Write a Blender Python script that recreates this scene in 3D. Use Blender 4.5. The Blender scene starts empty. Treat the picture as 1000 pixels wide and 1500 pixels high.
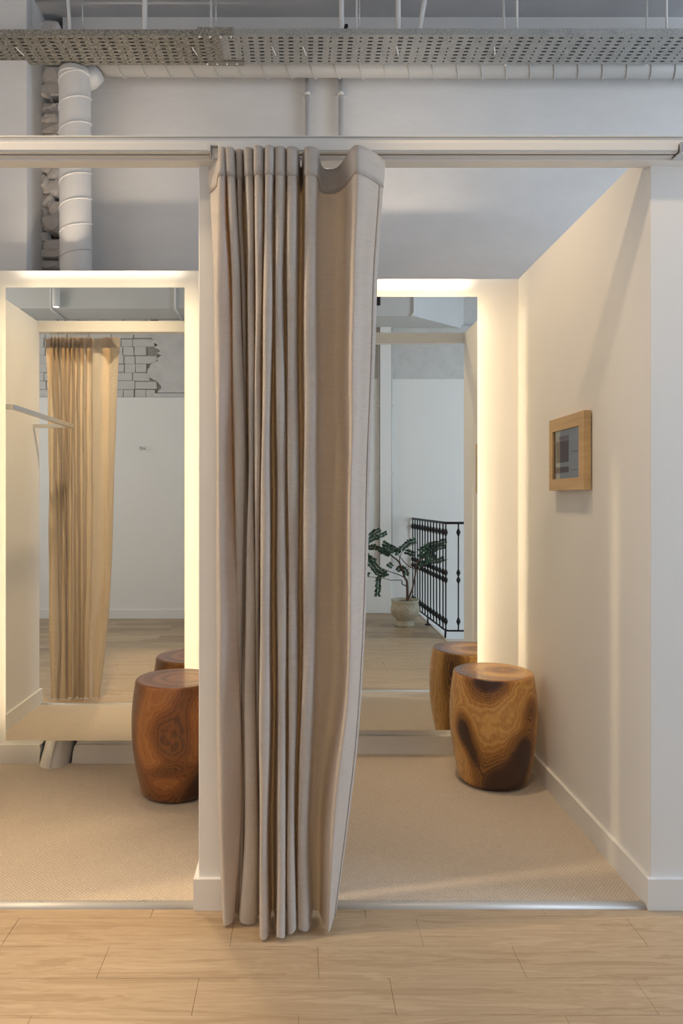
import bpy, bmesh, math, random
from mathutils import Vector, Matrix
C = bpy.context.scene.collection
sc = bpy.context.scene
R = random.Random(7)

# ------------------------------------------------------------------ camera
H = 1.2; F = 1040.0; VX, VY = 437.0, 732.0
cam_d = bpy.data.cameras.new('camera'); cam = bpy.data.objects.new('camera', cam_d); C.objects.link(cam)
cam.location = (0, 0, H); cam.rotation_euler = (math.pi/2, 0, 0)
cam_d.sensor_fit = 'VERTICAL'; cam_d.sensor_height = 36; cam_d.lens = F*36/1500
cam_d.shift_x = (500-VX)/1500; cam_d.shift_y = (VY-750)/1500
cam_d.clip_start = 0.02
sc.camera = cam
# ------------------------------------------------------------------ world, lights, exposure
w = bpy.data.worlds.new('world'); sc.world = w; w.use_nodes = True
w.node_tree.nodes['Background'].inputs[0].default_value = (0.62, 0.74, 0.9, 1)
w.node_tree.nodes['Background'].inputs[1].default_value = 1.0
sc.view_settings.view_transform = 'Standard'; sc.view_settings.look = 'None'
sc.view_settings.gamma = 1; sc.view_settings.use_curve_mapping = False
sc.view_settings.exposure = 0.0
try:
    sc.cycles.sample_clamp_indirect = 4.0
    sc.cycles.blur_glossy = 0.3
except Exception: pass

WARM = (1.0, 0.74, 0.45); DAY = (0.72, 0.85, 1.0); LED = (1.0, 0.79, 0.50)
def area(name, loc, target, sx, sy, power, col, spread=math.pi):
    l = bpy.data.lights.new(name, 'AREA'); l.shape = 'RECTANGLE'; l.size = sx; l.size_y = sy
    l.energy = power; l.color = col; l.spread = spread
    o = bpy.data.objects.new(name, l); C.objects.link(o); o.location = loc
    o.rotation_euler = (Vector(target)-Vector(loc)).to_track_quat('-Z', 'Y').to_euler(); return o
def spot(name, loc, target, power, col, angle, blend=0.6, rad=0.05):
    l = bpy.data.lights.new(name, 'SPOT'); l.energy = power; l.color = col; l.spot_size = math.radians(angle)
    l.spot_blend = blend; l.shadow_soft_size = rad
    o = bpy.data.objects.new(name, l); C.objects.link(o); o.location = loc
    o.rotation_euler = (Vector(target)-Vector(loc)).to_track_quat('-Z', 'Y').to_euler(); return o
# daylight through the tall shop windows in the wall on the right, and an added warm fill on the left
area('window_daylight_right', (4.35, 1.5, 1.8), (0, 1.95, 1.5), 1.5, 2.8, 102, DAY)
area('warm_fill_left', (-3.85, 0.8, 2.2), (0, 1.8, 2.0), 2.0, 2.4, 42, (1.0, 0.88, 0.76))  # added warm fill lifting the ambient level from the left
# warm ceiling spots in a row in front of the fitting rooms, then added fill above the booths
spot('ceiling_spot_left', (-0.75, 1.3, 3.24), (-0.80, 2.9, 0.7), 26, WARM, 66, 0.9)
spot('ceiling_spot_right', (0.35, 1.3, 3.24), (0.95, 2.8, 1.75), 44, WARM, 60, 0.7)
spot('ceiling_spot_far_left', (-1.95, 1.72, 3.0), (-0.35, 1.93, 1.25), 150, WARM, 54, 0.8)
spot('ceiling_spot_floor', (-1.1, 0.9, 3.3), (-1.0, 1.5, 0), 135, WARM, 46, 1.0)
spot('booth_fill_left', (-0.80, 3.02, 3.47), (-1.2, 2.08, 1.1), 235, WARM, 50, 0.9, 0.08)  # added unseen fill, warms the left curtain's back and the carpet
spot('booth_fill_right', (0.25, 2.62, 3.60), (0.92, 2.85, 1.15), 110, WARM, 54, 0.9, 0.08)  # added unseen fill, brightens the right booth's side wall
# upward LED profile along the top edge of each mirror, cut off by the top of the booth's back wall
for nme, x, y in (('mirror_top_led_left', -0.895, 3.140), ('mirror_top_led_right', 0.43, 3.282)):
    area(nme, (x, y, 2.133), (x, y+0.35, 2.133+0.94), 0.74, 0.006, 0.8, (1.0, 0.84, 0.68), math.radians(66))

# ------------------------------------------------------------------ helpers
def nm(): return bmesh.new()
def add_box(bm, x0, x1, y0, y1, z0, z1, bev=0.0, seg=1):
    vs = [bm.verts.new(p) for p in ((x0,y0,z0),(x1,y0,z0),(x1,y1,z0),(x0,y1,z0),(x0,y0,z1),(x1,y0,z1),(x1,y1,z1),(x0,y1,z1))]
    fs = [bm.faces.new([vs[i] for i in f]) for f in ((0,3,2,1),(4,5,6,7),(0,1,5,4),(1,2,6,5),(2,3,7,6),(3,0,4,7))]
    if bev > 0:
        es = list({e for f in fs for e in f.edges})
        bmesh.ops.bevel(bm, geom=es, offset=bev, segments=seg, affect='EDGES', profile=0.5)
    return bm
def add_tube(bm, pts, rad, n=10, cap=True):
    pts = [Vector(p) for p in pts]; rings = []
    rads = rad if isinstance(rad, (list, tuple)) else [rad]*len(pts)
    up = None
    for i, p in enumerate(pts):
        t = (pts[min(i+1, len(pts)-1)]-pts[max(i-1, 0)]).normalized()
        if up is None: up = t.orthogonal().normalized()
        a = (up - t*up.dot(t)).normalized(); up = a; b = t.cross(a)
        rings.append([bm.verts.new(p + (a*math.cos(2*math.pi*k/n)+b*math.sin(2*math.pi*k/n))*rads[i]) for k in range(n)])
    for r0, r1 in zip(rings, rings[1:]):
        for k in range(n):
            f = bm.faces.new((r0[k], r0[(k+1)%n], r1[(k+1)%n], r1[k])); f.smooth = True
    if cap:
        bm.faces.new(rings[0][::-1]); bm.faces.new(rings[-1])
    return bm
def add_lathe(bm, prof, cx=0, cy=0, n=32, cap0=True, cap1=True):
    rings = [[bm.verts.new((cx+r*math.cos(2*math.pi*k/n), cy+r*math.sin(2*math.pi*k/n), z)) for k in range(n)] for r, z in prof]
    for r0, r1 in zip(rings, rings[1:]):
        for k in range(n):
            f = bm.faces.new((r0[k], r0[(k+1)%n], r1[(k+1)%n], r1[k])); f.smooth = True
    if cap0: bm.faces.new(rings[0][::-1])
    if cap1: bm.faces.new(rings[-1])
    return bm
def add_prism(bm, outline, y0, y1):       # outline in XZ
    a = [bm.verts.new((x, y0, z)) for x, z in outline]; b = [bm.verts.new((x, y1, z)) for x, z in outline]
    bm.faces.new(a); bm.faces.new(b[::-1])
    for i in range(len(a)):
        j = (i+1) % len(a); bm.faces.new((a[j], a[i], b[i], b[j]))
    return bm
def obj(name, bm, m, parent=None, loc=None, recalc=True):
    if recalc: bmesh.ops.recalc_face_normals(bm, faces=bm.faces)
    me = bpy.data.meshes.new(name); bm.to_mesh(me); bm.free(); me.materials.append(m)
    if loc:                                  # vertices given in world space, the origin moved to loc
        me.transform(Matrix.Translation(-Vector(loc)))
    o = bpy.data.objects.new(name, me); C.objects.link(o)
    if loc: o.location = loc
    if parent:
        o.parent = parent
        o.location = (Vector(loc) if loc else Vector((0,0,0))) - parent.location
    return o
def tag(o, label=None, cat=None, group=None, kind=None):
    if label: o['label'] = label
    if cat: o['category'] = cat
    if group: o['group'] = group
    if kind: o['kind'] = kind
    return o
def thing(name, label, cat, loc=(0,0,0), group=None, kind=None):
    o = bpy.data.objects.new(name, None); C.objects.link(o); o.location = loc; o.empty_display_size = .1
    return tag(o, label, cat, group, kind)
def struct(name, bm, m, label, cat, loc=None): return tag(obj(name, bm, m, None, loc), label, cat, kind='structure')
def cr(a, b, c, d, t):
    return 0.5*((2*b)+(c-a)*t+(2*a-5*b+4*c-d)*t*t+(3*b-a-3*c+d)*t*t*t)
def spline(P, sub):                          # Catmull-Rom through tuples
    out = []
    for i in range(len(P)-1):
        a = P[max(i-1,0)]; b = P[i]; c = P[i+1]; d = P[min(i+2, len(P)-1)]
        for k in range(sub):
            t = k/sub; out.append(tuple(cr(a[q], b[q], c[q], d[q], t) for q in range(len(b))))
    out.append(tuple(P[-1])); return out

# ------------------------------------------------------------------ materials
class NT:
    def __init__(s, name, rough=0.6, metal=0.0):
        s.m = bpy.data.materials.new(name); s.m.use_nodes = True; s.t = s.m.node_tree; s.n = s.t.nodes; s.l = s.t.links
        s.b = s.n['Principled BSDF']; s.b.inputs['Roughness'].default_value = rough; s.b.inputs['Metallic'].default_value = metal
    def add(s, typ, **kw):
        n = s.n.new(typ)
        for k, v in kw.items():
            if k in n.inputs: n.inputs[k].default_value = v
            else: setattr(n, k, v)
        return n
    def link(s, a, b): s.l.new(a, b)
    def coord(s, kind='Object', scale=(1,1,1)):
        tc = s.n.new('ShaderNodeTexCoord'); mp = s.n.new('ShaderNodeMapping'); mp.inputs['Scale'].default_value = scale
        s.link(tc.outputs[kind], mp.inputs[0]); return mp.outputs[0]
    def pos(s, scale=(1,1,1)):
        g = s.n.new('ShaderNodeNewGeometry'); mp = s.n.new('ShaderNodeMapping'); mp.inputs['Scale'].default_value = scale
        s.link(g.outputs['Position'], mp.inputs[0]); return mp.outputs[0]
    def noise(s, vec, scale, detail=4, rough=0.5, dist=0):
        n = s.add('ShaderNodeTexNoise', Scale=scale, Detail=detail, Roughness=rough, Distortion=dist)
        s.link(vec, n.inputs['Vector']); return n.outputs['Fac']
    def ramp(s, fac, stops):
        r = s.n.new('ShaderNodeValToRGB'); e = r.color_ramp.elements
        while len(e) < len(stops): e.new(0.5)
        for i, (p, c) in enumerate(stops):
            e[i].position = p; e[i].color = (*c, 1) if len(c) == 3 else c
        s.link(fac, r.inputs[0]); return r.outputs[0]
    def bump(s, fac, strength, dist=0.002, prev=None):
        b = s.add('ShaderNodeBump', Strength=strength, Distance=dist); s.link(fac, b.inputs['Height'])
        if prev: s.link(prev, b.inputs['Normal'])
        s.link(b.outputs[0], s.b.inputs['Normal']); return b.outputs[0]
    def color(s, c):
        if isinstance(c, tuple): s.b.inputs['Base Color'].default_value = (*c, 1)
        else: s.link(c, s.b.inputs['Base Color'])
    def math(s, op, a, b=None):
        n = s.n.new('ShaderNodeMath'); n.operation = op
        for i, v in enumerate((a, b)):
            if v is None: continue
            if isinstance(v, (int, float)): n.inputs[i].default_value = v
            else: s.link(v, n.inputs[i])
        return n.outputs[0]
def plain(name, col, rough=0.6, metal=0.0, bump=0.0, bscale=200, var=0.0):
    t = NT(name, rough, metal)
    p = t.pos()
    if var > 0:
        f = t.noise(p, 3.0, 5)
        t.color(t.ramp(f, [(0.3, tuple(c*(1-var) for c in col)), (0.7, tuple(min(1, c*(1+var)) for c in col))]))
    else: t.color(col)
    if bump > 0: t.bump(t.noise(p, bscale, 3), bump)
    return t.m
def emit(name, col, strength):
    t = NT(name); t.color((0,0,0)); t.b.inputs['Emission Color'].default_value = (*col, 1); t.b.inputs['Emission Strength'].default_value = strength
    return t.m
M = {}
M['paint'] = plain('white_wall_paint', (0.83, 0.815, 0.79), 0.6, bump=0.12, bscale=90, var=0.012)
M['satin'] = plain('white_satin_trim', (0.82, 0.805, 0.78), 0.38, bump=0.04, bscale=60)
def rough_plaster():
    t = NT('painted_masonry', 0.75); p = t.pos()
    a = t.noise(p, 9, 8, 0.62); b = t.noise(p, 60, 4, 0.6)
    t.color(t.ramp(a, [(0.3, (0.56,0.545,0.53)), (0.55, (0.62,0.605,0.59)), (0.75, (0.66,0.645,0.63))]))
    n = t.bump(a, 0.35, 0.02); t.bump(b, 0.3, 0.004, n); return t.m
M['plaster'] = rough_plaster()
def upper_wall():
    t = NT('old_plaster_paint', 0.7); p = t.pos((1,1,2.2))
    a = t.noise(p, 3.2, 6, 0.6); b = t.noise(t.pos((1,1,3)), 26, 4, 0.6)
    t.color(t.ramp(a, [(0.3, (0.64,0.625,0.61)), (0.7, (0.70,0.685,0.67))]))
    n = t.bump(a, 0.35, 0.012); t.bump(b, 0.18, 0.003, n); return t.m
M['upper'] = upper_wall()
def rubble():
    t = NT('crumbling_mortar', 0.9); p = t.pos()
    a = t.noise(p, 22, 8, 0.7)
    t.color(t.ramp(a, [(0.30, (0.10,0.09,0.08)), (0.42, (0.34,0.32,0.30)), (0.6, (0.52,0.49,0.47))]))
    n = t.bump(a, 0.8, 0.02); t.bump(t.noise(p, 120, 4, 0.7), 0.6, 0.004, n); return t.m
M['rubble'] = rubble()
M['stonepaint'] = plain('chalky_painted_stone', (0.68, 0.64, 0.61), 0.88, bump=1.0, bscale=70, var=0.2)
M['brick'] = plain('painted_brick', (0.60, 0.585, 0.565), 0.8, bump=0.9, bscale=60, var=0.06)
M['mortar_gap'] = plain('dark_mortar', (0.34, 0.325, 0.30), 0.95, bump=0.8, bscale=80, var=0.5)
M['ceiling'] = plain('grey_ceiling_paint', (0.50, 0.50, 0.51), 0.8, bump=0.2, bscale=20, var=0.05)
M['beampaint'] = plain('beam_paint', (0.62, 0.615, 0.60), 0.7, bump=0.2, bscale=25, var=0.03)
M['metalwhite'] = plain('white_powder_coat', (0.74, 0.73, 0.71), 0.32, bump=0.03, bscale=300)
M['alu'] = plain('brushed_aluminium', (0.72, 0.72, 0.72), 0.28, 1.0, bump=0.05, bscale=400)
M['threshold'] = plain('satin_threshold_metal', (0.60, 0.59, 0.57), 0.5, 0.4, bump=0.05, bscale=400)
M['dark'] = plain('black_metal', (0.015, 0.015, 0.017), 0.45, 0.3)
M['cable'] = plain('dark_grey_cable', (0.035, 0.034, 0.033), 0.6)
M['iron'] = plain('wrought_iron', (0.018, 0.016, 0.017), 0.55, 0.5, bump=0.3, bscale=150)
M['duct'] = plain('white_painted_duct', (0.66, 0.64, 0.62), 0.45, bump=0.15, bscale=25, var=0.03)
M['duct_shaded'] = plain('tray_shaded_duct', (0.46, 0.455, 0.44), 0.5, bump=0.15, bscale=25, var=0.05)  # duct colour darkened to stand for the shade under the tray
def galv():
    t = NT('galvanised_steel', 0.5, 0.45); p = t.pos()
    v = t.add('ShaderNodeTexVoronoi', Scale=140.0); t.link(p, v.inputs['Vector'])
    a = t.noise(p, 12, 6, 0.7)
    f = t.math('ADD', t.math('MULTIPLY', v.outputs['Distance'], 0.5), t.math('MULTIPLY', a, 0.6))
    t.color(t.ramp(f, [(0.25, (0.22,0.22,0.21)), (0.6, (0.40,0.40,0.385))])); t.bump(a, 0.1); return t.m
M['galv'] = galv()
def galv_dirty():
    t = NT('stained_galvanised_steel', 0.75, 0.2); p = t.pos()
    a = t.noise(p, 110, 8, 0.8)
    t.color(t.ramp(a, [(0.40, (0.13,0.12,0.095)), (0.55, (0.30,0.285,0.25)), (0.66, (0.46,0.44,0.40))])); t.bump(a, 0.4); return t.m
M['galv_dirty'] = galv_dirty()
def mirror():
    t = NT('silvered_mirror', 0.0, 1.0); t.color((0.86, 0.88, 0.84)); return t.m
M['mirror'] = mirror()
M['mirror_back'] = plain('mirror_backing', (0.35, 0.34, 0.32), 0.6)
M['led'] = emit('warm_led_tape', LED, 26.0); M['led_top'] = emit('warm_led_tape_top', LED, 16.0)
def oak():
    t = NT('oak_floorboards', 0.42)
    g = t.n.new('ShaderNodeNewGeometry'); rnd = g.outputs['Random Per Island']
    mp = t.n.new('ShaderNodeMapping'); mp.inputs['Scale'].default_value = (1.3, 15, 1)
    cb = t.n.new('ShaderNodeCombineXYZ')
    t.link(t.math('MULTIPLY', rnd, 40.0), cb.inputs[0]); t.link(t.math('MULTIPLY', rnd, 31.0), cb.inputs[2])
    t.link(g.outputs['Position'], mp.inputs[0]); t.link(cb.outputs[0], mp.inputs['Location'])
    a = t.noise(mp.outputs[0], 2.0, 6, 0.6, 0.8)
    mp2 = t.n.new('ShaderNodeMapping'); mp2.inputs['Scale'].default_value = (4, 160, 1)
    t.link(g.outputs['Position'], mp2.inputs[0]); t.link(cb.outputs[0], mp2.inputs['Location'])
    fine = t.noise(mp2.outputs[0], 1.0, 3, 0.6)
    wv = t.math('SINE', t.math('MULTIPLY', a, 42.0))
    f = t.math('ADD', t.math('MULTIPLY', a, 0.8), t.math('ADD', t.math('MULTIPLY', wv, 0.07), t.math('MULTIPLY', fine, 0.28)))
    f = t.math('ADD', f, t.math('MULTIPLY', t.math('SUBTRACT', rnd, 0.5), 0.32))
    t.color(t.ramp(f, [(0.20, (0.225,0.150,0.085)), (0.5, (0.375,0.268,0.165)), (0.8, (0.49,0.37,0.245))]))
    t.bump(f, 0.15, 0.002)
    return t.m
M['oak'] = oak()
def carpet():
    t = NT('woven_wool_carpet', 0.98); 
    p = t.pos()
    wv = t.add('ShaderNodeTexWave', Scale=36.0, Distortion=3.0); wv.bands_direction = 'X'
    wv.inputs['Detail Scale'].default_value = 5
    mp = t.n.new('ShaderNodeMapping'); mp.inputs['Rotation'].default_value = (0, 0, math.radians(40)); t.link(p, mp.inputs[0]); t.link(mp.outputs[0], wv.inputs['Vector'])
    wx = t.add('ShaderNodeTexWave', Scale=36.0, Distortion=3.0); mp2 = t.n.new('ShaderNodeMapping')
    mp2.inputs['Rotation'].default_value = (0, 0, math.radians(-50)); t.link(p, mp2.inputs[0]); t.link(mp2.outputs[0], wx.inputs['Vector'])
    wf = t.math('MULTIPLY', wv.outputs['Fac'], wx.outputs['Fac'])
    a = t.noise(p, 260, 3, 0.7)
    f = t.math('ADD', t.math('MULTIPLY', wf, 0.55), t.math('MULTIPLY', a, 0.6))
    t.color(t.ramp(f, [(0.15, (0.44,0.36,0.28)), (0.8, (0.80,0.69,0.57))]))
    t.bump(f, 0.8, 0.003); t.b.inputs['Sheen Weight'].default_value = 0.2; return t.m
M['carpet'] = carpet()
def linen(name, ca, cb):
    t = NT(name, 0.9)
    u = t.coord('UV', (30, 1100, 1)); u2 = t.coord('UV', (900, 60, 1))
    a = t.noise(u, 1.0, 3, 0.6); b = t.noise(u2, 1.0, 2, 0.5); c = t.noise(t.coord('UV', (10, 230, 1)), 1.0, 2, 0.5)
    f = t.math('ADD', t.math('MULTIPLY', a, 0.5), t.math('ADD', t.math('MULTIPLY', b, 0.2), t.math('MULTIPLY', c, 0.2)))
    t.color(t.ramp(f, [(0.3, ca), (0.72, cb)]))
    nrm = t.bump(f, 0.9, 0.005)
    tl = t.add('ShaderNodeBsdfTranslucent'); tl.inputs['Color'].default_value = (0.90, 0.56, 0.24, 1)
    mx = t.add('ShaderNodeMixShader'); mx.inputs[0].default_value = 0.22
    out = [n for n in t.n if n.type == 'OUTPUT_MATERIAL'][0]
    t.link(t.b.outputs[0], mx.inputs[1]); t.link(tl.outputs[0], mx.inputs[2]); t.link(mx.outputs[0], out.inputs[0]); return t.m
M['linen'] = linen('oatmeal_linen', (0.62,0.57,0.51), (0.84,0.79,0.735))
def stool_wood(name, dark, mid, gold, rk=0.07):
    t = NT(name, 0.33)
    at = t.n.new('ShaderNodeAttribute'); at.attribute_name = 'grain'; g = at.outputs['Fac']
    o = t.coord('Object', (1,1,1)); nz = t.noise(o, 26, 6, 0.6); n2 = t.noise(t.coord('Object', (60,60,9)), 3.0, 4, 0.6)
    warp = t.math('ADD', g, t.math('MULTIPLY', t.math('SUBTRACT', nz, 0.5), 0.16))
    rings = t.math('SINE', t.math('MULTIPLY', warp, 95.0))
    big = t.math('SINE', t.math('MULTIPLY', warp, 19.0))
    f = t.math('ADD', warp, t.math('ADD', t.math('MULTIPLY', rings, rk), t.math('MULTIPLY', big, 0.045)))
    f = t.math('ADD', f, t.math('MULTIPLY', t.math('SUBTRACT', n2, 0.5), 0.22))
    t.color(t.ramp(f, [(0.05, gold), (0.34, mid), (0.50, tuple(m*.66 for m in mid)), (0.57, tuple((d+m*.2) for d, m in zip(dark, mid))), (0.82, dark)]))
    t.b.inputs['Coat Weight'].default_value = 0.45; t.b.inputs['Coat Roughness'].default_value = 0.22
    t.bump(n2, 0.12, 0.001); return t.m
M['stool_r'] = stool_wood('polished_acacia_gold', (0.045,0.013,0.006), (0.42,0.175,0.034), (0.76,0.43,0.13))
M['stool_l'] = stool_wood('polished_acacia_red', (0.050,0.014,0.005), (0.31,0.105,0.024), (0.52,0.215,0.055), 0.055)
def beech():
    t = NT('pale_beech', 0.42); p = t.pos((14, 3, 60)); a = t.noise(p, 1.0, 4, 0.6)
    t.color(t.ramp(a, [(0.3, (0.52,0.34,0.16)), (0.7, (0.64,0.44,0.22))])); return t.m
M['beech'] = beech()
def glass():
    m = bpy.data.materials.new('picture_glass'); m.use_nodes = True; n = m.node_tree.nodes; l = m.node_tree.links
    n.clear(); out = n.new('ShaderNodeOutputMaterial'); mx = n.new('ShaderNodeMixShader'); tr = n.new('ShaderNodeBsdfTransparent')
    gl = n.new('ShaderNodeBsdfGlossy'); gl.inputs['Roughness'].default_value = 0.02
    fr = n.new('ShaderNodeFresnel'); fr.inputs[0].default_value = 1.5
    l.new(fr.outputs[0], mx.inputs[0]); l.new(tr.outputs[0], mx.inputs[1]); l.new(gl.outputs[0], mx.inputs[2]); l.new(mx.outputs[0], out.inputs[0])
    return m
M['glass'] = glass()
M['print_paper'] = plain('grey_blue_print_paper', (0.62, 0.68, 0.75), 0.5)
M['print_dark'] = plain('maroon_photo_print', (0.10, 0.035, 0.035), 0.5, var=0.5)
M['print_lilac'] = plain('lilac_photo_print', (0.30, 0.25, 0.32), 0.5, var=0.3)
M['ink'] = plain('dark_ink', (0.04, 0.045, 0.06), 0.6)
def ceramic():
    t = NT('speckled_stoneware', 0.45); p = t.coord('Object'); a = t.noise(p, 60, 5, 0.7); b = t.noise(p, 7, 4, 0.6)
    f = t.math('ADD', t.math('MULTIPLY', a, 0.5), t.math('MULTIPLY', b, 0.5))
    t.color(t.ramp(f, [(0.32, (0.20,0.16,0.10)), (0.45, (0.42,0.37,0.27)), (0.7, (0.55,0.50,0.40))])); t.bump(a, 0.3); return t.m
M['ceramic'] = ceramic()
M['soil'] = plain('dark_soil', (0.03, 0.02, 0.014), 0.95, bump=1.0, bscale=120)
M['bark'] = plain('brown_bark', (0.12, 0.07, 0.05), 0.85, bump=0.8, bscale=150, var=0.3)
def leafm():
    t = NT('dark_green_leaf', 0.45); g = t.n.new('ShaderNodeNewGeometry')
    t.color(t.ramp(g.outputs['Random Per Island'], [(0.1, (0.018,0.050,0.030)), (0.6, (0.035,0.085,0.048)), (1.0, (0.07,0.13,0.08))])); return t.m
M['leaf'] = leafm()

# ------------------------------------------------------------------ key planes
YF = 2.087                       # front of the fitting rooms
YWL, YML = 3.225, 3.125          # left booth: back wall, mirror
YWR, YMR = 3.346, 3.267          # right booth
XL0, XL1 = -1.518, -0.293        # left booth inside
XR0, XR1 = -0.200, 1.035
HP = 2.24
YU = 3.60                        # old building wall behind
ZC = 3.647

# ------------------------------------------------------------------ setting
# floor of oak boards: rows along X
ROW0 = 2.036; PITCH = 0.1277
floor = thing('floor', 'pale oak plank floor in front of the fitting rooms', 'floor', (0, 0, 0), kind='structure')
joints = {0: [-1.35,-0.425, 0.194, 0.714, 1.35], 1: [-1.5,-0.80, -0.184, 0.3365, 0.94, 1.6], 2: [-1.1,-0.507, 0.051, 0.573, 1.2],
          3: [-1.45,-0.88,-0.249, 0.228, 0.84, 1.5], 4: [-1.25,-0.62, 0.0, 0.62, 1.2]}
joined = nm()
for r in range(0, 25):
    y1 = ROW0 - (r-1)*PITCH; y0 = y1-PITCH
    if r == 0: y1 = 2.13
    y0 = max(y0, -1.06)
    if y1 < -1.05: break
    xmax = 4.4 if y0 > 0.40 else 1.262
    js = list(joints.get(r, []))
    if not js:
        x = -2.0 + R.random()*0.5
        while x < 2.2: js.append(x); x += R.choice((0.5, 0.56, 0.6, 0.62))
    x = js[0]
    while x > -4.0: x -= 0.58; js.insert(0, x)
    x = js[-1]
    while x < 4.6: x += 0.58; js.append(x)
    for a, b in zip(js, js[1:]):
        a = max(a, -4.0); b = min(b, xmax)
        if b-a < 0.02: continue
        g = 0.00035; dz = R.uniform(-0.0004, 0.0004)
        if r <= 12 and b > -1.7 and a < 1.7:
            bm = add_box(nm(), a+g, b-g, y0+g, y1-g, -0.02, dz, 0.0006)
            obj('floorboard', bm, M['oak'], floor, ((a+b)/2, (y0+y1)/2, 0))
        else:
            add_box(joined, a+g, b-g, y0+g, y1-g, -0.02, dz)
o = obj('far_floorboards', joined, M['oak'], floor); o['kind'] = 'stuff'
sub = nm(); add_box(sub, -4.0, 1.262, -1.06, 3.7, -0.06, -0.021); add_box(sub, 1.262, 4.4, 0.434, 3.7, -0.06, -0.021)
obj('subfloor', sub, M['mortar_gap'], floor)
# carpets
bm = add_box(nm(), XL0, XL1+0.02, YF+0.018, YWL+0.0, -0.018, 0.006)
tag(obj('carpet', bm, M['carpet'], None, (-0.9, 2.6, 0)), 'beige woven carpet covering the left fitting room floor', 'carpet', kind='structure')
bm = add_box(nm(), XR0, XR1, YF+0.018, YWR, -0.018, 0.006)
tag(obj('carpet', bm, M['carpet'], None, (0.4, 2.7, 0)), 'beige woven carpet covering the right fitting room floor', 'carpet', kind='structure')
# thresholds
def threshold(x0, x1, label):
    t = thing('threshold_strip', label, 'door strip', ((x0+x1)/2, YF+0.012, 0), group='metal threshold strips')
    prof = [(-0.019, 0.0), (-0.017, 0.006), (-0.009, 0.0105), (0.0, 0.0115), (0.010, 0.0095), (0.016, 0.007), (0.018, 0.004)]
    bm = nm(); A = [bm.verts.new((x0, YF+0.012+p, z)) for p, z in prof]; B = [bm.verts.new((x1, YF+0.012+p, z)) for p, z in prof]
    for i in range(len(A)-1): bm.faces.new((A[i], B[i], B[i+1], A[i+1])).smooth = True
    bm.faces.new(A); bm.faces.new(B[::-1])
    obj('strip', bm, M['threshold'], t)
    for k in range(4):
        x = x0 + (x1-x0)*(k+0.5)/4
        obj('screw', add_lathe(nm(), [(0.004, 0.0105), (0.004, 0.0122), (0.0028, 0.0128)], x, YF+0.012, 10), M['alu'], t)
threshold(-1.518, XL1-0.014, 'round-edged aluminium strip where the left carpet meets the oak')
threshold(XR0+0.014, 1.022, 'round-edged aluminium strip where the right carpet meets the oak')

# booth walls
jag = [(-1.172, 0.0), (-1.170, 0.04), (-1.166, 0.07), (-1.172, 0.088), (-1.158, 0.098), (-1.160, 0.112), (-1.140, 0.135), (-1.11, 0.165),
       (-1.06, 0.165), (-1.03, 0.140), (-1.012, 0.122), (-1.000, 0.108), (-1.008, 0.095), (-1.020, 0.075), (-1.024, 0.04), (-1.028, 0.0)]
bm = add_prism(nm(), [(XL0-0.1, 0)]+jag+[(XL1+0.093, 0), (XL1+0.093, HP), (XL0-0.1, HP)], YWL, YWL+0.02)
struct('wall_back_left', bm, M['paint'], 'white back wall of the left fitting room behind the lit mirror', 'wall', (-0.9, YWL, 0))
bm = add_box(nm(), XR0-0.093, XR1+0.1, YWR, YWR+0.02, 0, HP)
struct('wall_back_right', bm, M['paint'], 'white back wall of the right fitting room behind the lit mirror', 'wall', (0.4, YWR, 0))
bm = add_box(nm(), XL1, XR0, YF, YWR, 0, HP, 0.0015)
struct('wall_middle', bm, M['paint'], 'white partition between the two fitting rooms, its end beside the curtain', 'wall', (-0.24, YF, 0))
bm = add_box(nm(), XR1, XR1+0.9, YF, YWR+0.02, 0, HP, 0.0015)
struct('wall_right', bm, M['paint'], 'white partition right of the right fitting room holding the picture', 'wall', (1.4, YF, 0))
bm = add_box(nm(), XL0-0.9, XL0, YF, YWL+0.02, 0, HP, 0.0015)
struct('wall_left', bm, M['paint'], 'white partition left of the left fitting room, seen in its mirror', 'wall', (-1.9, YF, 0))
# baseboards
BH, BT = 0.091, 0.014
def bboard(name, bm, label, loc): return struct(name, bm, M['satin'], label, 'baseboard', loc)
bj = [(x, z) for x, z in jag if z < BH]
lj = [p for p in bj if p[0] < -1.1]; rj = [p for p in bj if p[0] > -1.1]
bm = add_prism(nm(), [(XL0, 0)]+[(x, z) for x, z in lj]+[(-1.168, BH), (XL0, BH)], YWL-BT, YWL)
bboard('baseboard_back_left', bm, 'short white baseboard left of the pipe under the left mirror', (-1.3, YWL, 0))
bm = add_prism(nm(), [(-1.026, 0), (XL1-BT, 0), (XL1-BT, BH), (-1.006, BH), (-1.020, 0.06)], YWL-BT, YWL)
bboard('baseboard_back_middle', bm, 'white baseboard right of the pipe under the left mirror', (-0.7, YWL, 0))
bm = add_box(nm(), XR0+BT, XR1-BT, YWR-BT, YWR, 0, BH, 0.001)
bboard('baseboard_back_right', bm, 'white baseboard along the back of the right fitting room', (0.4, YWR, 0))
bm = nm(); add_prism(bm, [(XL1-BT, 0), (XR0+BT, 0), (XR0+BT, BH), (XL1-BT, BH)], YF-BT, YF)
add_box(bm, XL1-BT, XL1, YF, YWL, 0, BH); add_box(bm, XR0, XR0+BT, YF, YWR, 0, BH)
bboard('baseboard_middle', bm, 'white baseboard wrapping the foot of the middle partition', (-0.24, YF, 0))
bm = nm(); add_box(bm, XR1-BT, XR1+0.9, YF-BT, YF, 0, BH); add_box(bm, XR1-BT, XR1, YF, YWR, 0, BH)
bboard('baseboard_right', bm, 'white baseboard wrapping the foot of the right partition', (1.03, YF, 0))
bm = nm(); add_box(bm, XL0-0.9, XL0+BT, YF-BT, YF, 0, BH); add_box(bm, XL0, XL0+BT, YF, YWL, 0, BH)
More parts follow.
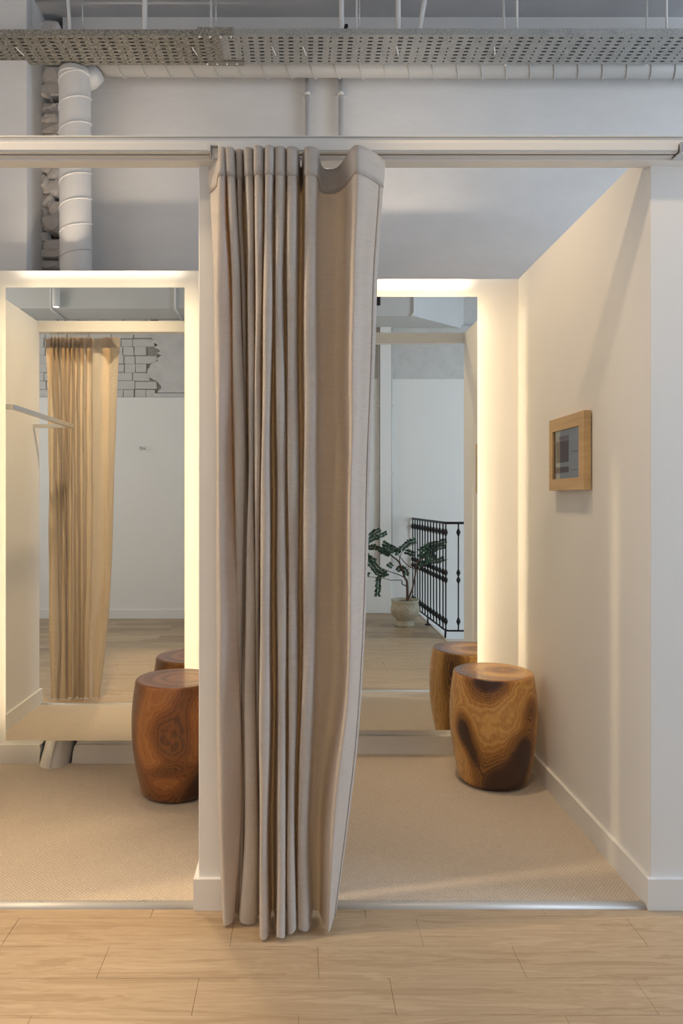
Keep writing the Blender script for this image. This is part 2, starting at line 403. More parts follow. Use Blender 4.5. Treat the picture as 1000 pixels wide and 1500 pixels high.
bboard('baseboard_left', bm, 'white baseboard of the left partition, seen in the left mirror', (-1.5, YF, 0))

# old building behind and above
up = struct('wall_back', add_box(nm(), -1.195, 4.4, YU, YU+0.12, 0, ZC), M['upper'], 'old plastered wall above and behind the fitting rooms', 'wall', (1, YU, 0))
bm = add_box(nm(), -4.0, -1.195, YU+0.07, YU+0.12, 0, ZC)
obj('exposed_masonry', bm, M['rubble'], up, (-1.3, YU+0.07, 0))
pier = struct('wall_pier', add_box(nm(), -4.0, -1.29, 3.37, YU+0.07, 0, ZC, 0.003), M['upper'], 'plastered wall pier at the far left edge beside the exposed stones', 'wall', (-2, 3.37, 0))
def lump(x0, x1, z0, z1, y0, seed, mat, block=False):
    r = random.Random(seed); bm = nm()
    bmesh.ops.create_icosphere(bm, subdivisions=3, radius=1.0)
    cx, cz = (x0+x1)/2, (z0+z1)/2; dep = 0.055; e = 0.30 if block else 0.62
    ph = [r.uniform(0, 6.28) for _ in range(6)]
    for v in bm.verts:
        p = v.co
        q = [math.copysign(abs(c)**e, c) for c in p]
        nse = 1 + 0.10*math.sin(5*p.x+ph[0])*math.sin(4*p.z+ph[1]) + 0.07*math.sin(11*p.x+ph[2]+3*p.y)*math.sin(9*p.z+ph[3]) + r.uniform(-.035, .035)
        v.co = Vector((cx+q[0]*(x1-x0)/2*nse, y0+dep+q[1]*dep*nse, cz+q[2]*(z1-z0)/2*nse))
    for f in bm.faces: f.smooth = False
    return obj('broken_stone', bm, mat, up, (cx, y0+dep, cz))
Zp = lambda y, D: H + (VY-y)*D/F
Xp = lambda x, D: (x-VX)*D/F
stones = [(56,90,34,62,0),(58,96,98,130,0),(62,92,118,142,1),(55,75,128,146,1),(57,92,152,172,0),(60,92,170,186,0),(62,94,184,198,1),(56,92,196,212,0),
          (58,80,236,258,0),(66,92,240,266,0),(56,74,258,280,0),(62,94,266,288,0),(58,80,286,306,0),(72,95,296,322,0),(58,76,304,326,0),(60,94,318,342,0),
          (56,72,342,358,1),(62,95,352,372,1),(57,95,368,380,1),(56,96,382,396,0),(56,96,398,430,0),(57,92,212,236,1)]
for i, (a, b, c, d, blk) in enumerate(stones):
    D = 3.60
    lump(Xp(a, D), Xp(b, D), Zp(d, D), Zp(c, D), 3.555+0.02*((i*7) % 5)/4, i+3, M['stonepaint'], bool(blk))
# ceiling with downstand beam bottoms
struct('ceiling', add_box(nm(), -4.0, 4.4, -1.2, YU+0.12, ZC, ZC+0.1), M['ceiling'], 'grey concrete ceiling above the cable tray', 'ceiling', (0, 2, ZC))
bm = nm(); pl = [(-4.0, -1.2), (-4.0, -0.54), (1.15, -0.54), (1.92, -1.2), (1.91, -1.21)]
lo = [bm.verts.new((x, y, 3.03)) for x, y in pl]; hi = [bm.verts.new((x, y, ZC)) for x, y in pl]
bm.faces.new(lo); bm.faces.new(hi[::-1])
for k in range(len(pl)): q = (k+1) % len(pl); bm.faces.new((lo[q], lo[k], hi[k], hi[q]))
beam = struct('ceiling_beam', bm, M['beampaint'], 'deep painted ceiling beam seen at the top of both mirrors', 'beam', (0, -0.9, 3.03))

# wall behind the camera (seen in the mirrors)
wf = struct('wall_front_left', add_box(nm(), -4.0, 0.55, -1.12, -0.92, 0, 2.234, 0.002), M['paint'], 'smooth white wall under painted bricks, seen in the left mirror', 'wall', (-1.5, -0.92, 0))
gapw = add_box(nm(), -4.0, 0.55, -1.2, -0.968, 2.234, 3.2)
obj('brick_backing', gapw, M['mortar_gap'], wf, (-1.5, -0.985, 2.234))
bh = 0.0862
z = 2.236; row = 0
while z < 3.03:
    hh = 0.074; off = (row % 2)*0.115 + R.uniform(-.02, .02)
    x = -2.9 + off; lim = -1.47 + 0.06*math.sin(row*2.1) - (0.05 if row % 2 else 0)
    while x < lim:
        L = R.choice((0.215, 0.215, 0.215, 0.105)); x1 = min(x+L, lim+R.uniform(0, .03))
        if x1-x > 0.04:
            bm = add_box(nm(), x+R.uniform(-.004, .001), x1+R.uniform(-.002, .004), -0.99, -0.950+R.uniform(-.008, .004), z+R.uniform(-.004,.002), min(z+hh+R.uniform(.002, .0115), 3.03), 0.006, 2)
            for v in bm.verts: v.co += Vector((R.uniform(-.0025,.0025), R.uniform(-.003,.003), R.uniform(-.0025,.0025)))
            obj('brick', bm, M['brick'], wf, ((x+x1)/2, -0.95, z))
        x += L+0.009
    z += bh; row += 1
# ragged plaster patch right of the bricks
bm = nm(); zz = 2.285; ed = []
while zz < 3.031:
    ed.append((-1.46+R.uniform(-.03, .035)+0.05*math.sin(zz*17), zz)); zz += 0.02
for y in (-0.99, -0.944):
    cols = [(bm.verts.new((x, y, z_)), bm.verts.new((0.55, y, z_))) for x, z_ in ed]
    if y == -0.99: back = cols
for cs in (back, cols):
    for a, b in zip(cs, cs[1:]): bm.faces.new((a[0], a[1], b[1], b[0]))
for k in range(len(ed)-1): bm.faces.new((back[k][0], back[k+1][0], cols[k+1][0], cols[k][0]))
for k in (0, -1): bm.faces.new((back[k][0], cols[k][0], cols[k][1], back[k][1]))
obj('plaster_patch', bm, M['plaster'], wf, (-0.5, -0.95, 2.3))
bm = add_box(nm(), -1.47, 0.55, -0.99, -0.940, 2.236, 2.279, 0.004)
obj('plaster_ledge', bm, M['plaster'], wf, (-0.5, -0.95, 2.25))
wf2 = struct('wall_front_right', add_box(nm(), 0.55, 4.4, -1.2, -1.03, -2.5, 2.487, 0.002), M['paint'], 'smooth white wall behind plant and railing, seen in the right mirror', 'wall', (2, -1.03, 0))
bm = nm(); N = 60
gv = [[bm.verts.new((0.55+3.85*i/N, -1.040+R.uniform(-.0015,.0015), (2.489-(0.06*(i/N)))+ (3.03-2.44)*j/12)) for i in range(N+1)] for j in range(13)]
for j in range(12):
    for i in range(N): bm.faces.new((gv[j][i], gv[j][i+1], gv[j+1][i+1], gv[j+1][i]))
obj('rough_upper_plaster', bm, M['plaster'], wf2, (2, -1.04, 2.49))
obj('upper_wall_backing', add_box(nm(), 0.55, 4.4, -1.2, -1.07, 2.487, ZC), M['plaster'], wf2, (2, -1.1, 2.49))
bboard('baseboard_front', add_box(nm(), -4.0, 0.55, -0.92, -0.906, 0, 0.092, 0.001), 'white baseboard under the bare wall seen in the left mirror', (-1.5, -0.92, 0))
# side walls with window openings where the daylight comes in
bm = nm()
add_box(bm, 4.4, 4.5, -1.2, -1.1, -2.5, ZC); add_box(bm, 4.4, 4.5, 2.25, YU+0.1, -2.5, ZC); add_box(bm, 4.4, 4.5, -1.1, 2.25, -2.5, 0.4); add_box(bm, 4.4, 4.5, -1.1, 2.25, 3.5, ZC)
struct('wall_window_side', bm, M['paint'], 'white side wall with tall windows, right of the picture', 'wall', (4.4, 1, 0))
bm = nm()
add_box(bm, -4.1, -4.0, -1.2, -0.5, 0, ZC); add_box(bm, -4.1, -4.0, 1.7, YU+0.1, 0, ZC); add_box(bm, -4.1, -4.0, -0.5, 1.7, 0, 0.7); add_box(bm, -4.1, -4.0, -0.5, 1.7, 3.3, ZC)
struct('wall_far_left', bm, M['paint'], 'white side wall with a window, left of the picture', 'wall', (-4, 1, 0))
# stair void
bm = nm(); add_box(bm, 1.262, 1.285, -1.03, 0.434, -0.32, 0.012); add_box(bm, 1.262, 4.4, 0.434, 0.457, -0.32, 0.012)
struct('trim_1', bm, M['satin'], 'white kerb along the stair opening under the iron railing', 'trim', (1.27, 0, 0))
struct('floor_lower', add_box(nm(), 1.0, 4.4, -1.1, 3.0, -2.5, -2.4), M['paint'], 'pale lower floor at the bottom of the stair opening', 'floor', (2.5, 0, -2.45))
struct('wall_stair', add_box(nm(), 1.0, 1.24, -1.03, 2.5, -2.4, -0.06), M['paint'], 'white wall below the floor edge in the stair opening', 'wall', (1.2, 0, -1))

# header beam, upper channel, curtain tracks
bm = add_box(nm(), -3.0, 2.6, 2.055, 2.100, 2.181, 2.244, 0.001)
struct('trim_2', bm, M['satin'], 'long white header beam across the top of both fitting rooms', 'beam', (0, 2.07, 2.2))
t = thing('rail_channel', 'long white metal channel running above both curtain tracks', 'rail', (0, 2.04, 2.213))
bm = nm(); add_box(bm, -3.0, 2.6, 2.032, 2.0545, 2.214, 2.2365, 0.0012); obj('channel_body', bm, M['metalwhite'], t)
bm = nm(); add_box(bm, -3.0, 2.6, 2.026, 2.0545, 2.2368, 2.2395, 0.0008); obj('top_flange', bm, M['metalwhite'], t)
def track(x0, x1, label, rightend):
    t = thing('curtain_track', label, 'curtain rail', ((x0+x1)/2, 2.03, 2.19), group='ceiling curtain tracks')
    bm = nm(); add_box(bm, x0, x1, 2.012, 2.0195, 2.190, 2.2135, 0.002, 2)
    add_box(bm, x0, x1, 2.0195, 2.0545, 2.203, 2.2135); add_box(bm, x0, x1, 2.046, 2.0545, 2.190, 2.203)
    obj('track_profile', bm, M['metalwhite'], t)
    bm = nm(); add_box(bm, x0, x1, 2.0155, 2.028, 2.1872, 2.1898); add_box(bm, x0, x1, 2.038, 2.0545, 2.1872, 2.1898); obj('slot_lip', bm, M['metalwhite'], t)
    if rightend:
        bm = add_box(nm(), x1+0.004, x1+0.07, 2.008, 2.0545, 2.181, 2.2135, 0.003, 2); b = obj('end_bracket', bm, M['alu'], t)
        bm = nm(); add_tube(bm, [(x1+0.020, 2.0078, 2.191), (x1+0.020, 2.004, 2.191)], 0.006, 12)
        s = obj('screw', bm, M['alu'], b, (x1+0.02, 2.006, 2.191)); s.location = Vector((x1+0.02, 2.006, 2.191)) - t.location; 
        s.parent = t
    else:
        obj('end_cap', add_box(nm(), x1+0.0003, x1+0.004, 2.011, 2.054, 2.188, 2.213, 0.001), M['metalwhite'], t)
track(-1.9, -0.2545, 'white curtain track of the left room ending beside the partition', False)
track(-0.228, 1.076, 'white curtain track over the right room with a grey end bracket', True)
bm = add_box(nm(), -0.249, -0.230, 2.042, 2.0545, 2.183, 2.213, 0.001)
tag(obj('track_joint_block', bm, M['satin'], None, (-0.24, 2.048, 2.2)), 'small white block in the gap between the two curtain tracks', 'block')

# ------------------------------------------------------------------ curtains
LV = [(215, [(325.8,10,1.965),(337,12,1.962),(350.4,11,1.975),(364,12.5,1.966),(379.5,14.5,1.955),(394.6,14,1.955),(411,15,1.96),(428.5,17,1.96),(455.4,20,1.963)],
            (306, 483, 509, 520, 541, 563)),
      (300, [(324,15,1.962),(340,13,1.965),(352,9,1.99),(366,12,1.966),(379.5,13,1.957),(394,14,1.955),(410,15,1.96),(428,16,1.96),(455,19,1.962)],
            (309, 482, 511, 519, 538, 558)),
      (400, [(326,21,1.96),(345,14,1.97),(356,8,2.0),(368,11,1.972),(379,11,1.965),(393,14,1.955),(409,14,1.96),(427,15,1.962),(454,18,1.962)],
            (313, 480, 508, 516, 532, 552)),
      (700, [(330,24,1.955),(351,16,1.975),(360,7,2.01),(368,10,1.978),(377,9,1.97),(389,13,1.95),(412,14,1.962),(429,17,1.965),(454,20,1.96)],
            (317, 481, 506, 512, 525, 541)),
      (1000,[(335,33,1.955),(351,8,2.01),(357,7,2.02),(366,17,1.975),(377,7,2.0),(388,16,1.945),(413,14,1.955),(429,14,1.962),(451,18,1.96)],
            (317, 475, 502, 508, 520, 530)),
      (1200,[(337,34,1.97),(351,7,2.02),(356,7,2.025),(368,19,1.985),(378,6,2.01),(386,13,1.935),(412,12,1.94),(426,12,1.952),(443,16,1.96)],
            (320, 462, 476, 486, 499, 511)),
      (1350,[(335,17,1.985),(347,6,2.03),(352,6,2.025),(364,28,1.990),(379,5,2.02),(387,13,1.924),(411,14,1.918),(427,13,1.942),(445,19,1.958)],
            (325, 461, 471, 480, 486, 491))]
def level_pts(lobes, e):
    edge, valley, l10, p10, r10, end = e
    P = [(edge, 2.052), (lobes[0][0]-lobes[0][1]/2-1, 2.02)]
    for i, (c, wd, d) in enumerate(lobes):
        back = 2.045
        sk = 0.030 if (wd > 23 and i == 0) else 0.0      # the wide end fold turns away to the right
        P += [(c-wd/2, d+0.024), (c-wd*0.33, d+0.002), (c+wd*0.25, d+0.005+sk), (c+wd/2, d+0.028+sk*.8)]
        if i < 8:
            n = lobes[i+1]; g0 = c+wd/2; g1 = n[0]-n[1]/2; m = (g0+g1)/2
            P += [(m-0.5 if g1-g0 < 5 else m-2, back), (m+0.5 if g1-g0 < 5 else m+2, back)]
    a = lobes[-1][0]+lobes[-1][1]/2
    P += [(a+3, 2.035), ((a+valley)/2, 2.054), (valley, 2.058), ((valley+l10)/2, 2.048), (l10, 2.005), (p10, 1.957), ((p10+r10)/2, 1.963), (r10, 1.984), ((r10+end)/2, 2.004), (end, 2.028)]
    return P
def curtain(name, label, levels, mapx, ztop, zbot, nv=110, group=None, mat='linen', flat=1.0):
    rows = []
    ys = [l[0] for l in levels]; LP = [level_pts(l[1], l[2]) for l in levels]
    LP = [spline(P, 5) for P in LP]
    t0 = ys[0]; t1 = ys[-1]; rr = random.Random(5)
    npt = len(LP[0]); ph = [rr.uniform(0, 6.28) for _ in range(4)]
    grid = []
    for j in range(nv+1):
        v = j/nv; y = t0+(t1-t0)*v
        k = max(i for i in range(len(ys)) if ys[i] <= y+1e-6); k = min(k, len(ys)-2)
        s = (y-ys[k])/(ys[k+1]-ys[k]); s = s*s*(3-2*s) if False else s
        row = []
        for i in range(npt):
            A = LP[max(k-1,0)][i]; B = LP[k][i]; Cc = LP[k+1][i]; D_ = LP[min(k+2, len(LP)-1)][i]
            h0 = ys[k+1]-ys[k]
            mB = ((Cc[0]-A[0])/(ys[k+1]-ys[max(k-1,0)])*h0, (Cc[1]-A[1])/(ys[k+1]-ys[max(k-1,0)])*h0)
            mC = ((D_[0]-B[0])/(ys[min(k+2,len(ys)-1)]-ys[k])*h0, (D_[1]-B[1])/(ys[min(k+2,len(ys)-1)]-ys[k])*h0)
            q = []
            for c in (0, 1):
                q.append((2*s**3-3*s**2+1)*B[c]+(s**3-2*s**2+s)*mB[c]+(-2*s**3+3*s**2)*Cc[c]+(s**3-s**2)*mC[c])
            row.append(q)
        zz = ztop+(zbot-ztop)*v
        hemf = 1.0 if v < 0.035 else 0.0
        pr = []
        for i, (px, d) in enumerate(row):
            wob = 0.0035*math.sin(v*31+i*0.21+ph[0])*math.sin(v*7+i*0.07+ph[1])*(1 if v > .03 else .2)
            dd = 2.0+(d-2.0)*flat + wob 
            dz = 0
            if j == 0 or v < 0.10:
                dz = -max(0, (d-1.99))*0.28*(1-v/0.10)      # header tape sags between the gliders
            if v > 0.97: dz += 0.004*math.sin(i*0.33)*(v-0.97)/0.03
            pr.append((mapx(px, d)+0.0012*math.sin(v*23+i*0.13+ph[2]), dd, zz+dz))
        grid.append(pr)
    bm = nm(); uvl = bm.loops.layers.uv.new('UVMap')
    V = [[bm.verts.new(p) for p in r] for r in grid]
    arc = [0]
    mid = grid[nv//2]
    for i in range(1, npt): arc.append(arc[-1]+math.dist(mid[i], mid[i-1]))
    for j in range(nv):
        for i in range(npt-1):
            f = bm.faces.new((V[j][i], V[j+1][i], V[j+1][i+1], V[j][i+1])); f.smooth = True
            for lp, (a, b) in zip(f.loops, ((i, j), (i, j+1), (i+1, j+1), (i+1, j))):
                lp[uvl].uv = (arc[a], grid[b][a][2])
    x0 = sum(p[0] for p in grid[0])/npt
    t = thing(name, label, 'curtain', (x0, 2.0, zbot), group=group)
    o = obj('fabric', bm, M[mat], t, (x0, 2.0, zbot), recalc=True)
    def strip(name, rows, cols, off):
        b = nm(); uvs = b.loops.layers.uv.new('UVMap'); G = []
        for j in rows:
            line = []
            for i in cols:
                a_, c_ = grid[j][max(i-1, 0)], grid[j][min(i+1, npt-1)]
                tx, ty = c_[0]-a_[0], c_[1]-a_[1]; L = math.hypot(tx, ty) or 1
                p = grid[j][i]; line.append(b.verts.new((p[0]+ty/L*off, p[1]-tx/L*off, p[2])))
            G.append(line)
        for j in range(len(G)-1):
            for i in range(len(G[0])-1):
                f = b.faces.new((G[j][i], G[j+1][i], G[j+1][i+1], G[j][i+1])); f.smooth = True
                for lp, (a_, c_) in zip(f.loops, ((i, j), (i, j+1), (i+1, j+1), (i+1, j))): lp[uvs].uv = (arc[cols[a_]], grid[rows[c_]][cols[a_]][2])
        h = obj(name, b, M[mat], t, (x0, 2.0, zbot), recalc=False)
        m_ = h.modifiers.new('thickness', 'SOLIDIFY'); m_.thickness = 0.0012; m_.offset = 0
    nh = max(2, round(0.034*nv))
    strip('heading_tape', list(range(0, nh+1)), list(range(npt)), 0.0018)
    strip('side_hem', list(range(0, nv+1)), list(range(npt-4, npt)), 0.0013)
    # gliders
    lob = levels[0][1]
    for (c, wd, d) in lob:
        g = nm(); x = mapx(c, 2.03); add_tube(g, [(x, 2.033, ztop-0.02), (x, 2.033, ztop+0.013)], 0.002, 8)
        add_box(g, x-0.005, x+0.005, 2.029, 2.037, ztop+0.004, ztop+0.0105, 0.001)
        obj('glider', g, M['metalwhite'], t, (x, 2.033, ztop))
    # stitched side hem
    return t
curtain('linen_curtain', 'oatmeal linen curtain drawn back in tall pleats in front of the middle partition', LV, lambda px, d: Xp(px, d), 2.176, 0.012, group='linen fitting room curtains')
LV2 = []
for y, lobes, e in LV:
    LV2.append((y, [(c+R.uniform(-1, 1), wd, d) for c, wd, d in lobes], e))
def mapl(px, d):                       # left booth's curtain, gathered against its left partition
    s = (px-306)/(563-306)
    return -1.505 + s*0.44
curtain('linen_curtain', 'linen curtain of the left fitting room, seen glowing warm in its mirror', LV2, mapl, 2.176, 0.012, nv=70, flat=0.42, group='linen fitting room curtains')

# ------------------------------------------------------------------ mirrors
def lit_mirror(x0, x1, y, wall, label):
    t = thing('wall_mirror', label, 'mirror', ((x0+x1)/2, y, 0.14), group='backlit fitting room mirrors')
    z0, z1 = 0.140, 2.134
    bm = add_box(nm(), x0, x1, y, y+0.005, z0, z1); obj('mirror_glass', bm, M['mirror'], t)
    bm = add_box(nm(), x0+0.07, x1-0.07, y+0.0055, y+0.020, z0+0.05, z1-0.05); obj('backing_board', bm, M['mirror_back'], t)
    bm = add_box(nm(), x0+0.12, x1-0.12, y+0.020, wall, z0+0.12, z1-0.12); obj('standoff_box', bm, M['mirror_back'], t)
    yl = y+0.007
    ins = 0.035
    for nme, a in (('led_strip', (x0+ins, x0+ins+0.003, yl, yl+0.012, z0+0.04, z1-0.02)), ('led_strip', (x1-ins-0.003, x1-ins, yl, yl+0.012, z0+0.04, z1-0.02)),
                   ('led_strip', (x0+ins, x1-ins, yl, yl+0.012, z1-0.012, z1-0.009))):
        obj(nme, add_box(nm(), *a), M['led_top' if a[1]-a[0] > 0.1 else 'led'], t)
    return t
lit_mirror(-1.288, -0.5015, YML, YWL, 'tall frameless mirror glowing at the edges in the left fitting room')
lit_mirror(0.036, 0.823, YMR, YWR, 'tall frameless mirror glowing at the edges in the right fitting room')

# ------------------------------------------------------------------ stools
def stool(loc, label, mat, field, top_field):
    prof = [(0.118, 0.0), (0.134, 0.004), (0.142, 0.014)]
    n = 46
    for i in range(n+1):
        s = i/n; z = 0.02+s*0.425
        r = 0.146 + (0.182-0.146)*math.sin(math.pi*min(1, (s*0.94+0.0)/1.0)*0.5/0.58) if s < 0.58/0.94 else None
        if r is None:
            u = (s-0.58/0.94)/(1-0.58/0.94); r = 0.182-(0.182-0.168)*u*u
        prof.append((r, z))
    prof += [(0.1675, 0.452), (0.1655, 0.4585), (0.162, 0.4625)]
    ntop = 22
    for k in range(1, ntop): prof.append((0.162*(1-k/ntop), 0.463))
    bm = add_lathe(nm(), prof, 0, 0, 160)
    gl = bm.verts.layers.float.new('grain')
    cam_dir = math.atan2(-loc[1], -loc[0])
    for v in bm.verts:
        th = math.atan2(v.co.y, v.co.x)-cam_dir
        while th > math.pi: th -= 2*math.pi
        while th < -math.pi: th += 2*math.pi
        # th>0 : to the viewer's right ... u is -1 at the left edge, +1 at the right one
        r = math.hypot(v.co.x, v.co.y)
        if v.co.z > 0.4615: v[gl] = top_field(v.co.x, v.co.y)
        else: v[gl] = field(th, v.co.z/0.463)
    t = thing('drum_stool', label, 'stool', loc, group='solid wood barrel stools')
    o = obj('body', bm, M[mat], t); o.location = (0, 0, 0)
    return t
def gs(th, z, c, zc, a, b, rot=0):
    d = th-c
    d = (d+math.pi) % (2*math.pi)-math.pi
    e = z-zc; x = d*math.cos(rot)+e*2.2*math.sin(rot); y = -d*math.sin(rot)/2.2+e*math.cos(rot)
    return math.exp(-(x/a)**2-(y/b)**2)
def f_right(th, z):
    v = 0.12+0.05*math.sin(3*th+4*z)
    v += 0.95*gs(th, z, -0.10, 1.05, 0.50, 0.20)
    v += 0.85*gs(th, z, -0.72, 0.52, 0.22, 0.14, 0.3)
    v += 0.50*gs(th, z, -0.48, 0.33, 0.17, 0.14, 0.3)
    v += 0.75*gs(th, z, 0.80, 0.36, 0.36, 0.22)
    v += 0.95*gs(th, z, 0.30, 0.0, 0.78, 0.30)
    v += 0.45*gs(th, z, 1.0, 0.72, 0.3, 0.12)
    v += 0.7*gs(th, z, 2.6, 0.3, 0.5, 0.4) + 0.5*gs(th, z, -2.2, 0.9, 0.3, 0.4) + 0.5*gs(th, z, -2.3, 0.15, 0.3, 0.2)
    return v
def f_left(th, z):
    v = 0.34+0.06*math.sin(2*th+5*z)
    d = math.sqrt(((th+0.1)/1.1)**2+((z-0.62)/0.55)**2)
    v += 0.17*math.sin(d*6.0+0.8)
    v += 0.35*gs(th, z, -0.25, 0.30, 0.45, 0.06, 0.1) + 0.5*gs(th, z, 0.75, 0.12, 0.55, 0.24, 0.5) + 0.35*gs(th, z, 0.2, 0.92, 0.3, 0.14, -0.5)
    v += 0.3*gs(th, z, 2.8, 0.3, 0.6, 0.3)
    return v
def t_right(x, y):
    return 0.30+0.12*math.sin((math.hypot(x-0.05, (y-0.02)*1.3))*38)+0.25*math.exp(-((x+0.12)/0.06)**2)
def t_left(x, y):
    d = math.hypot((x-0.03)*0.9, y-0.0); return 0.14+1.7*d+0.09*math.sin(d*110)
stool((0.83, 3.03, 0.006), 'golden-brown barrel stool with dark heartwood patches before the right mirror', 'stool_r', f_right, t_right)
stool((-0.499, 2.915, 0.006), 'reddish-brown barrel stool half hidden behind the middle partition', 'stool_l', f_left, t_left)

# ------------------------------------------------------------------ picture
xw = XR1; xf = 1.006
t = thing('picture_frame', 'small landscape picture in a thick pale wood frame on the right wall', 'picture', (xw, 2.68, 1.376))
y0, y1, z0, z1 = 2.503, 2.852, 1.236, 1.516
iy0, iy1, iz0, iz1 = 2.552, 2.816, 1.280, 1.467
fr = t
for (a, b, c, d) in ((y0, y1, iz1, z1), (y0, y1, z0, iz0), (y0, iy0, iz0, iz1), (iy1, y1, iz0, iz1)):
    obj('frame_side', add_box(nm(), xf, xw-0.004, a, b, c, d, 0.0006), M['beech'], t, (xf, (a+b)/2, (c+d)/2))
pp = obj('print', add_box(nm(), 1.0185, 1.022, iy0, iy1, iz0, iz1), M['print_paper'], t, (1.02, 2.68, 1.37))
def patch(name, ya, yb, za, zb, m, xx=1.0179):
    o = obj(name, add_box(nm(), xx, 1.0184, min(ya,yb), max(ya,yb), za, zb), m)
    o.parent = pp
    o.data.transform(Matrix.Translation(-(t.location+pp.location)))
Dp = lambda px: 1.018*F/(px-VX)
zat = lambda px, py: H+(VY-py)*Dp(px)/F
patch('photo', Dp(832.5), Dp(815), zat(824, 677.5), zat(824, 646), M['print_dark'])
patch('photo', Dp(832.5), Dp(818), zat(824, 645.5), zat(824, 638.5), M['print_lilac'])
patch('photo', Dp(832.5), Dp(814), zat(824, 692.5), zat(824, 684), M['print_dark'])
bm = nm(); pts = []
for k in range(15):
    s = k/14; px = 837.5+s*8; pts.append((1.0176, Dp(px), zat(px, 661+1.6*math.sin(s*14)*(1-s)+0.8*s*math.sin(s*30))))
add_tube(bm, pts, 0.0008, 5); o = obj('signature', bm, M['ink']); o.parent = pp; o.data.transform(Matrix.Translation(-(t.location+pp.location)))
bm = nm()
for k in range(4):
    px = 834.5+k*3.4; add_box(bm, 1.0177, 1.0184, Dp(px+1.6), Dp(px), zat(px, 688.5), zat(px, 687.3))
o = obj('caption_dashes', bm, M['ink']); o.parent = pp; o.data.transform(Matrix.Translation(-(t.location+pp.location)))
bm = nm(); bm.faces.new([bm.verts.new(p) for p in ((1.013, iy0, iz0), (1.013, iy0, iz1), (1.013, iy1, iz1), (1.013, iy1, iz0))])
obj('glass_pane', bm, M['glass'], t, (1.013, 2.68, 1.37), recalc=False)

# ------------------------------------------------------------------ spiral duct with foot
t = thing('spiral_duct', 'fat white spiral duct dropping behind the left mirror to the floor', 'pipe', (-1.085, 3.45, 0))
axis = [(-1.085, 3.45, 3.278), (-1.085, 3.45, 3.0), (-1.08, 3.45, 2.2), (-1.075, 3.45, 1.2), (-1.070, 3.45, 0.55), (-1.072, 3.43, 0.42), (-1.076, 3.37, 0.28), (-1.086, 3.295, 0.15), (-1.103, 3.225, 0.015), (-1.108, 3.205, -0.03)]
ax = spline(axis, 8)
bm = add_tube(nm(), ax, [0.075 if p[2] > 0.5 else 0.064 for p in ax], 40, True); obj('duct_pipe', bm, M['duct'], t)
bm = nm(); pts = []
for k in range(0, 24*24):
    a = k/24*2*math.pi; z = 3.27-k/24*0.122
    if z < 0.6: break
    xx = -1.085+(3.3-z)*0.0048
    pts.append((xx+0.0758*math.cos(a), 3.45-0.0758*math.sin(a), z+0.0))
add_tube(bm, pts, 0.0042, 6); obj('spiral_seam', bm, M['duct'], t)
bm = nm(); q = [ax[-1-k] for k in range(3, -1, -1)]
add_tube(bm, [(p[0]+0.002, p[1]-0.069*0.86, p[2]+0.069*0.45) for p in [ax[-1-k] for k in range(14, 0, -1)]], 0.0022, 6); obj('foot_seam', bm, M['duct'], t)
bm = add_tube(nm(), [(-1.06, 3.46, 3.225), (-1.025, 3.48, 3.26), (-0.995, 3.49, 3.30)], [0.04, 0.05, 0.05], 24); obj('elbow', bm, M['duct'], t)
bm = add_tube(nm(), [(-1.085, 3.45, 3.245), (-1.085, 3.45, 3.262)], 0.0785, 40); obj('joint_collar', bm, M['duct'], t)
# horizontal spiral duct under the tray
t = thing('horizontal_duct', 'slim pale spiral duct running along the wall just under the cable tray', 'pipe', (0.5, 3.49, 3.34))
xa, xb = -0.985, 2.6
def hz(x): return 3.342-0.0035*(x-xa)
pts = [(x, 3.49, hz(x)) for x in (xa, -0.2, 0.8, 1.6, xb)]
obj('duct_pipe', add_tube(nm(), pts, 0.056, 28), M['duct_shaded'], t)
bm = nm(); pts = []; k = 0
while True:
    a = k/20*2*math.pi; x = xa+0.03+k/20*0.118
    if x > xb-.05: break
    pts.append((x, 3.49+0.0587*math.cos(a), hz(x)+0.0587*math.sin(a))); k += 1
add_tube(bm, pts, 0.0036, 6); obj('spiral_seam', bm, M['duct_shaded'], t)

